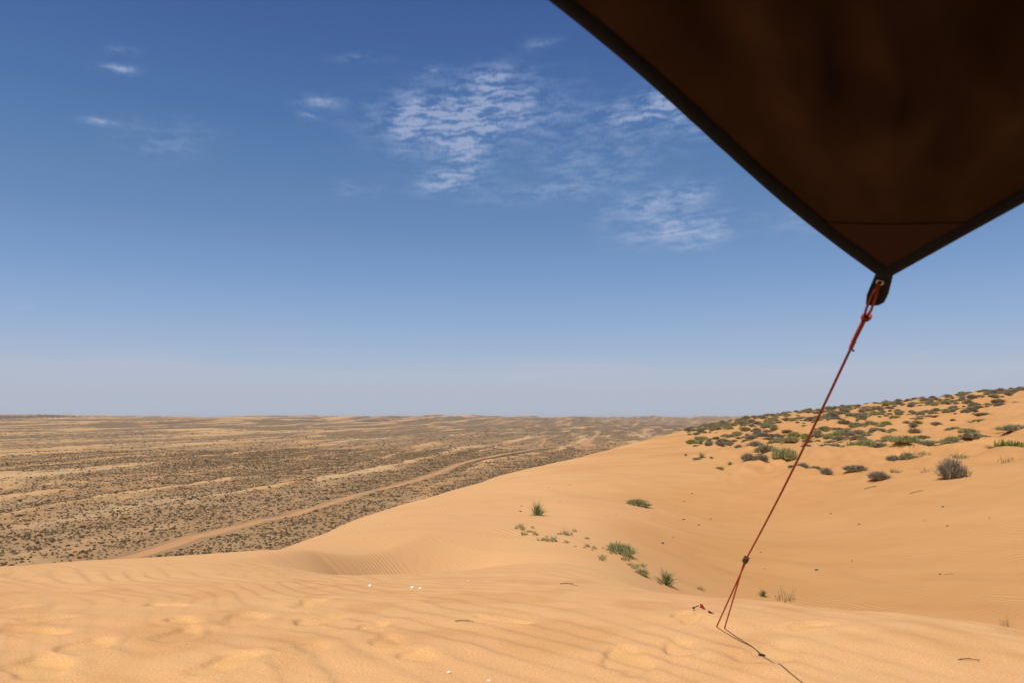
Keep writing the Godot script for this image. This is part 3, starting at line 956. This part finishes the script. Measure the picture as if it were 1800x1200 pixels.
func build_guy_line() -> void:
	var t := thing("guy_line", PEG, "thin red guy line running from the tarpaulin corner down to the sand", "rope")
	var m := tinted(0.8)
	var along := (PEG - CORNER).normalized()
	var wide := along.cross((EYE - CORNER).normalized()).normalized()
	var thick := wide.cross(along).normalized()
	var red := mat(Color(0.58, 0.115, 0.045), 0.75)
	var braid := NoiseTexture2D.new()
	braid.width = 128
	braid.height = 128
	braid.seamless = true
	braid.noise = noise(33, 0.09, 2)
	var ramp := Gradient.new()
	ramp.set_color(0, Color(0.62, 0.6, 0.6))
	ramp.set_color(1, Color.WHITE)
	braid.color_ramp = ramp
	red.albedo_texture = braid
	red.uv1_triplanar = true
	red.uv1_scale = Vector3.ONE * 30.0
	var len_all := (PEG - CORNER).length()
	var on := func(f: float, a: float, b: float) -> Vector3: return CORNER + along * (f * len_all) + wide * a + thick * b - PEG
	# doubled cord from the eyelet to the knot
	var f_eye := 0.006 / len_all
	var f_knot := 0.053 * 1.0
	var f_wrap := 0.096
	for s in [-1.0, 1.0]:
		var st := starting()
		tube(st, [on.call(f_eye, 0.003, 0.009 + 0.002 * s), on.call(0.02, 0.002 + 0.0035 * s, 0.010), on.call(0.038, 0.004 * s, 0.006), on.call(f_knot, 0.0015 * s, 0.0)], 0.0023, 8)
		mesh_node("loop_cord", done(st), red, t)
	var kn := starting()
	var pts := []
	for i in 26:
		var a := i / 25.0 * TAU * 2.2
		pts.append(on.call(f_knot - 0.002 + 0.0022 * sin(a * 1.3), 0.0062 * cos(a) - 0.002, 0.0062 * sin(a)))
	tube(kn, pts, 0.0027, 8)
	mesh_node("knot", done(kn), red, t)
	# the end of the cord wound round the standing part
	var st2 := starting()
	pts = []
	for i in 120:
		var f := i / 119.0
		var a := f * TAU * 13.0
		pts.append(on.call(lerpf(f_knot + 0.004, f_wrap, f), 0.0026 * cos(a) - 0.0008, 0.0026 * sin(a)))
	pts.append(on.call(f_wrap + 0.001, -0.009, 0.002))
	tube(st2, pts, 0.0019, 7)
	mesh_node("wound_end", done(st2), red, t)
	# standing part, a little slack
	var st3 := starting()
	pts = []
	for i in 41:
		var f := lerpf(f_knot, SLIDER + 0.012, i / 40.0)
		pts.append(on.call(f, 0.0, 0.0) + Vector3(0, -0.012 * sin(PI * (f - 0.05) / 0.6), 0))
	tube(st3, pts, 0.0026, 8)
	mesh_node("standing_cord", done(st3), red, t)
	# below the slider the cord runs doubled to the buried anchor
	for foot in [Vector3(-0.012, -0.05, 0.005), Vector3(0.018, -0.05, 0.03)]:
		var st := starting()
		var from: Vector3 = on.call(SLIDER - 0.004, 0.003 * signf(foot.x), 0.0)
		pts = []
		for i in 13:
			pts.append(from.lerp(foot, i / 12.0))
		tube(st, pts, 0.0026, 8)
		mesh_node("lower_cord", done(st), red, t)
	# slider: a small black three-hole block
	var st4 := starting(false)
	var c0: Vector3 = on.call(SLIDER, 0.0, 0.0)
	var ring := [Vector2(-0.006, -0.011), Vector2(-0.0085, -0.007), Vector2(-0.0085, 0.007), Vector2(-0.006, 0.011), Vector2(0.006, 0.011), Vector2(0.0085, 0.007), Vector2(0.0085, -0.007), Vector2(0.006, -0.011)]
	for lay in [[0.0045, 0.0075], [-0.0075, -0.0045]]:
		for k in ring.size():
			var u: Vector2 = ring[k]
			var w: Vector2 = ring[(k + 1) % ring.size()]
			quad(st4, c0 + along * u.y + wide * u.x + thick * lay[0], c0 + along * w.y + wide * w.x + thick * lay[0], c0 + along * w.y + wide * w.x + thick * lay[1], c0 + along * u.y + wide * u.x + thick * lay[1])
		for z in lay:
			for k in range(1, ring.size() - 1):
				for q in [0, k, k + 1]:
					st4.add_vertex(c0 + along * ring[q].y + wide * ring[q].x + thick * z)
	for u in [-0.008, 0.008]:
		tube(st4, [c0 + along * u - wide * 0.0065 - thick * 0.007, c0 + along * u - wide * 0.0065 + thick * 0.007], 0.0022, 8)
		tube(st4, [c0 + along * u + wide * 0.0065 - thick * 0.007, c0 + along * u + wide * 0.0065 + thick * 0.007], 0.0022, 8)
	mesh_node("slider", done(st4), mat(Color(0.012, 0.012, 0.013), 0.45), t)

func build_pegs() -> void:
	var red := mat(Color(0.30, 0.012, 0.022), 0.35)
	var dark := mat(Color(0.035, 0.008, 0.014), 0.4)
	for k in 2:
		var at := Vector3(0.785, 0, -3.13) if k == 0 else Vector3(0.797, 0, -3.035)
		at.y = dune_y(at.x, at.z)
		var t := thing("tent_peg", at, ["red tent peg with a dark ball end lying half buried beside the guy line", "dark red peg tip poking out of the sand under the guy line"][k], "peg")
		t.scale = Vector3.ONE * 0.8
		var head := starting(false)
		# a three-finned head tapering into the sand
		var a := Vector3(0.004, 0.030, 0.0) if k == 0 else Vector3(-0.012, 0.016, 0.0)
		var b := Vector3(0.026, -0.006, 0.004) if k == 0 else Vector3(0.022, -0.002, 0.0)
		var c := Vector3(-0.012, 0.014, 0.006) if k == 0 else Vector3(-0.010, -0.012, 0.004)
		for off in [Vector3(0, 0, 0.004), Vector3(0.002, -0.002, -0.004)]:
			for p in [a + off, b + off, c + off]:
				head.add_vertex(p)
		for e in [[a, b], [b, c], [c, a]]:
			quad(head, e[0] + Vector3(0, 0, 0.004), e[1] + Vector3(0, 0, 0.004), e[1] + Vector3(0.002, -0.002, -0.004), e[0] + Vector3(0.002, -0.002, -0.004))
		mesh_node("head", done(head), red if k == 0 else dark, t)
		if k == 0:
			var st := starting()
			tube(st, [Vector3(-0.040, 0.010, 0.0), Vector3(-0.022, 0.016, 0.0), Vector3(0.0, 0.026, 0.0)], [0.0022, 0.0026, 0.0035], 8)
			mesh_node("shank", done(st), dark, t)
			var ball := SphereMesh.new()
			ball.radius = 0.0062
			ball.height = 0.0124
			ball.radial_segments = 14
			ball.rings = 8
			var o := mesh_node("ball_end", ball, dark, t)
			o.position = Vector3(-0.040, 0.008, 0.0)
			st = starting()
			tube(st, [Vector3(-0.013, 0.0205, 0.0), Vector3(-0.008, 0.0225, 0.0)], 0.0042, 8)
			mesh_node("collar", done(st), mat(Color(0.7, 0.55, 0.5), 0.5), t)

func shell_mesh(seed_: int) -> ArrayMesh:          # rounded white snail shell: a coil that widens to its mouth
	var st := starting()
	var pts := []
	var rad := []
	for i in 40:
		var f := i / 39.0
		var a := f * TAU * 2.4 + seed_
		var r := 0.10 + 0.42 * f * f
		pts.append(Vector3(cos(a) * r * 0.6, 0.62 - 0.38 * f, sin(a) * r * 0.6))
		rad.append(0.06 + 0.34 * f)
	tube(st, pts, rad, 12)
	return done(st)

func build_small_things() -> void:
	var white := mat(Color(0.72, 0.66, 0.56), 0.6)
	var spots := [
		[-0.807, -4.277, 0.020, "white snail shell, leftmost of the three small ones on the sand"],
		[-0.546, -4.133, 0.021, "white snail shell, left of the close pair in the middle of the foreground"],
		[-0.494, -4.061, 0.019, "white snail shell, right of the close pair in the middle of the foreground"],
		[-0.266, -4.580, 0.010, "tiny pale shell farther back to the right of the close pair"],
		[-0.195, -2.351, 0.013, "small bright white shell fragment near the lower edge of the picture"],
		[-0.070, -2.285, 0.012, "white shell fragment cut by the lower edge of the picture"]]
	for k in spots.size():
		var s = spots[k]
		var o := mesh_node("snail_shell", shell_mesh(k), white)
		o.position = Vector3(s[0], dune_y(s[0], s[1]) - s[2] * 0.12, s[1])
		o.scale = Vector3.ONE * s[2] * 0.9
		tag(o, s[3], "shell", "white shells on the foreground sand")
	var bark := mat(Color(0.13, 0.075, 0.045), 0.95)
	var twigs := [
		[-0.187, -2.967, 0.075, 0.2, "thin bent twig on the sand between the footprints"],
		[1.480, -2.476, 0.065, -0.3, "small hooked twig on the sand in the lower right corner"],
		[0.325, -4.308, 0.10, 0.1, "pale dry twig lying near the foreground lip"],
		[14.833, -30.663, 0.55, 0.1, "dark twigs on the sand below the wind swept shrub"],
		[14.679, -26.918, 0.45, 0.3, "dark twigs lying on the orange slope in the hollow"],
		[9.117, -15.656, 0.16, 0.4, "dark stick lying on the rippled sand of the hollow"]]
	for s in twigs:
		var r := RandomNumberGenerator.new()
		r.seed = hash(s[4])
		var st := starting()
		var y: float = dune_y(s[0], s[1])
		var half: float = s[2] / 2.0
		var pts := []
		for i in 6:
			var f := i / 5.0 * 2.0 - 1.0
			var p := Vector3(f * half, 0, f * half * s[3] + r.randf_range(-0.08, 0.08) * half)
			p.y = dune_y(s[0] + p.x, s[1] + p.z) - y + half * (0.03 + 0.12 * (1.0 - f * f))
			pts.append(p)
		var th := clampf(half * 0.045, 0.0013, 0.012)
		tube(st, pts, [th, th, th * 0.9, th * 0.8, th * 0.6, th * 0.4], 6)
		tube(st, [pts[3], pts[3] + Vector3(half * 0.3, half * 0.16, half * 0.34)], [th * 0.7, th * 0.3], 5)
		if s[1] == -2.476:
			tube(st, [pts[5], pts[5] + Vector3(half * 0.25, 0.004, half * 0.5), pts[5] + Vector3(-half * 0.1, 0.002, half * 0.75)], [th * 0.6, th * 0.6, th * 0.4], 5)
		var o := mesh_node("twig", done(st), bark)
		o.position = Vector3(s[0], y, s[1])
		tag(o, s[4], "twig")

# ------------------------------------------------------------------ scene
func _ready() -> void:
	rng.seed = 20240
	var cam := Camera3D.new()
	cam.name = "camera"
	cam.position = EYE
	cam.rotation_degrees = Vector3(5.9, 0, 0)
	cam.fov = 50.0
	cam.near = 0.05
	cam.far = 20000.0
	var lens := CameraAttributesPhysical.new()
	lens.frustum_focal_length = 25.73
	lens.exposure_aperture = 7.0
	lens.frustum_focus_distance = 9.0
	lens.frustum_near = 0.05
	lens.frustum_far = 20000.0
	cam.attributes = lens
	add_child(cam)
	cam.current = true

	var sky := Sky.new()
	var pano := PanoramaSkyMaterial.new()
	pano.panorama = sky_texture()
	sky.sky_material = pano
	var env := Environment.new()
	env.background_mode = Environment.BG_SKY
	env.sky = sky
	env.tonemap_mode = Environment.TONE_MAPPER_LINEAR
	env.tonemap_exposure = 1.15
	env.background_energy_multiplier = 0.87
	env.sdfgi_enabled = true
	env.ssao_enabled = true
	env.ssil_enabled = true
	env.fog_enabled = true
	env.fog_density = 0.000045
	env.fog_light_color = Color(0.80, 0.82, 0.90)
	var world := WorldEnvironment.new()
	world.name = "world"
	world.environment = env
	add_child(world)

	var sun := DirectionalLight3D.new()
	sun.name = "sun"
	sun.light_energy = 1.45
	sun.light_color = Color(1.0, 0.965, 0.90)
	sun.light_angular_distance = 0.53
	sun.shadow_enabled = true
	var az := deg_to_rad(SUN_AZIMUTH)
	var el := deg_to_rad(SUN_HEIGHT)
	var towards := Vector3(sin(az) * cos(el), sin(el), -cos(az) * cos(el))
	add_child(sun)
	sun.look_at_from_position(towards * 50.0, Vector3.ZERO)

	n_fine = noise(1, 1.2, 3)
	n_mid = noise(2, 1.0, 2)
	n_big = noise(3, 0.02, 3)
	n_rip = noise(4, 1.0, 2)
	p_warp = noise(11, 1.0, 2)
	p_small = noise(12, 1.0, 3)
	p_long = noise(13, 1.0, 2)
	leaf = tinted(0.85)
	leaf.backlight_enabled = true
	leaf.backlight = Color(0.9, 0.9, 0.8)

	survey_table()
	var rad := PackedFloat32Array()
	var r := 0.35
	while r < 420.0:
		rad.append(r)
		r *= 1.03 if r < 1.8 else 1.0058 if r < 9.0 else 1.009 if r < 60.0 else 1.012
	var sand := sand_material()
	var rippled: StandardMaterial3D = sand.duplicate()
	rippled.heightmap_scale = 2.3
	var dune := mesh_node("dune", fan_grid(13.0, [sand, rippled], spread_az(42.0, 0.105), rad, func(x, z): return dune_y(x, z), func(x, y, z): return sand_colour(x, y, z), 1.0 / 9.0), null)
	tag(dune, "pale orange sand dune sloping to a hollow and a scrubby rise", "dune")
	dune.set_meta("kind", "structure")

	rad = PackedFloat32Array()
	r = 45.0
	while r < 9000.0:
		rad.append(r)
		r *= 1.012 if r < 1500.0 else 1.0055
	var plain := mesh_node("plain", fan_grid(1e9, [tinted(0.97)], spread_az(44.0, 0.15), rad, func(x, z): return plain_y(x, z), func(x, y, z): return plain_colour(x, y, z), 1.0 / 40.0), null)
	tag(plain, "wide scrub covered desert plain with low sand ridges", "plain")
	plain.set_meta("kind", "structure")

	var k := 0
	for path in [TRACK_A, TRACK_B, TRACK_C]:
		var tr := mesh_node("dirt_track", track_mesh(path, [3.6, 4.0, 5.0][k]), tinted(0.97))
		tag(tr, ["reddish dirt track winding along the plain below the dune", "short pale stretch of track far out on the plain", "farthest track climbing a low ridge on the plain"][k], "track")
		tr.set_meta("kind", "structure")
		k += 1

	build_tarp()
	build_guy_line()
	build_pegs()

	for p in PLANTS:
		plant(p[4], p[0], p[1], p[2], p[3], p[5])
	hillside_scrub()
	hollow_sprigs()
	plain_scrub()
	build_small_things()

func ordinal(k: int) -> String:
	var few := ["first", "second", "third", "fourth", "fifth", "sixth", "seventh", "eighth", "ninth", "tenth"]
	if k <= few.size():
		return few[k - 1]
	return "%d%s" % [k, "th" if k % 100 in [11, 12, 13] else {1: "st", 2: "nd", 3: "rd"}.get(k % 10, "th")]

func hillside_scrub() -> void:
	var placed := []
	for p in PLANTS:
		placed.append(Vector3(p[0], p[2], p[1]))
	var tuft := noise(41, 0.06, 2)
	var singles := 0
	var alone := []
	var mass := []
	for tries in 14000:
		var a := rng.randf_range(0.235, 0.72)
		var d := exp(rng.randf_range(log(42.0), log(190.0)))
		var x := sin(a) * d
		var z := -cos(a) * d
		# nearer than this line the slope is bare, and a terrace of bare sand runs across higher up
		if d < lerpf(76.0, 44.0, ss(0.24, 0.58, a)):
			continue
		var terrace := ss(0.44, 0.52, a) * (1.0 if d > lerpf(62.0, 66.0, a) and d < lerpf(84.0, 112.0, ss(0.45, 0.66, a)) else 0.0)
		if terrace > 0.5 and rng.randf() > 0.03:
			continue
		var need := lerpf(0.02, -0.16, ss(60.0, 130.0, d))
		if tuft.get_noise_2d(x, z) < need:
			continue
		var w := rng.randf_range(0.5, 1.6) * (1.0 + 0.35 * ss(70.0, 150.0, d))
		var crowded := false
		for q in placed:
			if absf(q.x - x) < (q.y + w) * 0.42 and absf(q.z - z) < (q.y + w) * 0.55:
				crowded = true
				break
		if crowded:
			continue
		placed.append(Vector3(x, w, z))
		if placed.size() > 1150:
			break
		var pick := rng.randf()
		var kind: String = "olive" if pick < 0.40 else "dry" if pick < 0.72 else "tussock" if pick < 0.94 else "bright"
		var h := w * rng.randf_range(0.28, 0.48)
		if singles < 236 and d < 135.0:
			singles += 1
			var zone: String = "low on the rise" if d < 75.0 else "halfway up the rise" if d < 105.0 else "near the hill skyline"
			var size: String = "small" if w < 0.85 else "mid sized" if w < 1.25 else "broad"
			var look: String = {"olive": "olive", "dry": "grey brown", "tussock": "dull green", "bright": "yellow green"}[kind]
			alone.append([a, plant(kind, x, z, w, h, "bush"), size, look, zone])
		else:
			var t := Transform3D(Basis(Vector3.UP, rng.randf() * TAU).scaled(Vector3(w, h, w)), Vector3(x, dune_y(x, z) - 0.02, z))
			mass.append([t, Color(1, 1, 1).lerp(Color(0.85, 0.8, 0.8), rng.randf()), kind])
	alone.sort_custom(func(p, q): return p[0] < q[0])
	var seen := {}
	for s in alone:
		var key: String = s[3] + s[4]
		seen[key] = seen.get(key, 0) + 1
		tag(s[1], "%s %s bush, %s from the left of its kind %s" % [s[2], s[3], ordinal(seen[key]), s[4]], "bush", "scrub bushes " + s[4])
	for kind in ["olive", "dry", "tussock"]:
		var list := []
		for s in mass:
			if s[2] == kind or (kind == "tussock" and s[2] == "bright"):
				list.append(s)
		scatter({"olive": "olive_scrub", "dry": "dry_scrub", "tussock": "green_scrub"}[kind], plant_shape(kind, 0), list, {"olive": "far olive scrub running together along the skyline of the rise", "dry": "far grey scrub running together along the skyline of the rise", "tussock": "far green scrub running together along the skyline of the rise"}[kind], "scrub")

func hollow_sprigs() -> void:
	# tiny plants strung down the near side of the hollow
	var list := []
	for i in 34:
		var f := rng.randf()
		var x := lerpf(0.15, 2.5, f) + rng.randfn(0.0, 0.28)
		var z := lerpf(-14.6, -12.0, f) + rng.randfn(0.0, 0.7)
		var w := rng.randf_range(0.06, 0.17)
		list.append([atan2(x, -z), plant("sparse", x, z, w, w * rng.randf_range(0.5, 0.9), "sprig")])
	list.sort_custom(func(p, q): return p[0] < q[0])
	for i in list.size():
		tag(list[i][1], "tiny green sprig, %s from the left in the string above the dense dark tussock" % ordinal(i + 1), "grass", "tiny sprigs in the hollow")
	list = []
	for i in 30:
		var a := rng.randf_range(0.0, 0.60)
		var d := rng.randf_range(15.0, 36.0)
		var w := rng.randf_range(0.03, 0.09)
		list.append([a, plant("dry", sin(a) * d, -cos(a) * d, w, w * rng.randf_range(0.25, 0.55), "plant")])
	list.sort_custom(func(p, q): return p[0] < q[0])
	for i in list.size():
		tag(list[i][1], "tiny dry plant, %s from the left of those scattered over the bare hollow" % ordinal(i + 1), "bush", "tiny dry plants in the hollow")

func plain_scrub() -> void:
	var lists := [[], [], []]
	var spots := 0
	for tries in 520000:
		var near := tries < 320000
		var a := rng.randf_range(-0.76, 0.32)
		var lo := 95.0 if near else 620.0
		var hi := 640.0 if near else 2600.0
		var d := sqrt(rng.randf_range(lo * lo, hi * hi))
		var x := sin(a) * d
		var z := -cos(a) * d
		if absf(x - track_at(TRACK_A, z)) < 3.6 or absf(x - track_at(TRACK_C, z)) < 4.0:
			continue
		var y := plain_y(x, z)
		var g := growth(x, z)
		if rng.randf() > g * 0.70 + 0.03:
			continue
		var w := lerpf(0.32, 1.05, rng.randf() * rng.randf()) * (1.0 if near else 1.8) * (1.9 if rng.randf() < 0.10 else 1.0)
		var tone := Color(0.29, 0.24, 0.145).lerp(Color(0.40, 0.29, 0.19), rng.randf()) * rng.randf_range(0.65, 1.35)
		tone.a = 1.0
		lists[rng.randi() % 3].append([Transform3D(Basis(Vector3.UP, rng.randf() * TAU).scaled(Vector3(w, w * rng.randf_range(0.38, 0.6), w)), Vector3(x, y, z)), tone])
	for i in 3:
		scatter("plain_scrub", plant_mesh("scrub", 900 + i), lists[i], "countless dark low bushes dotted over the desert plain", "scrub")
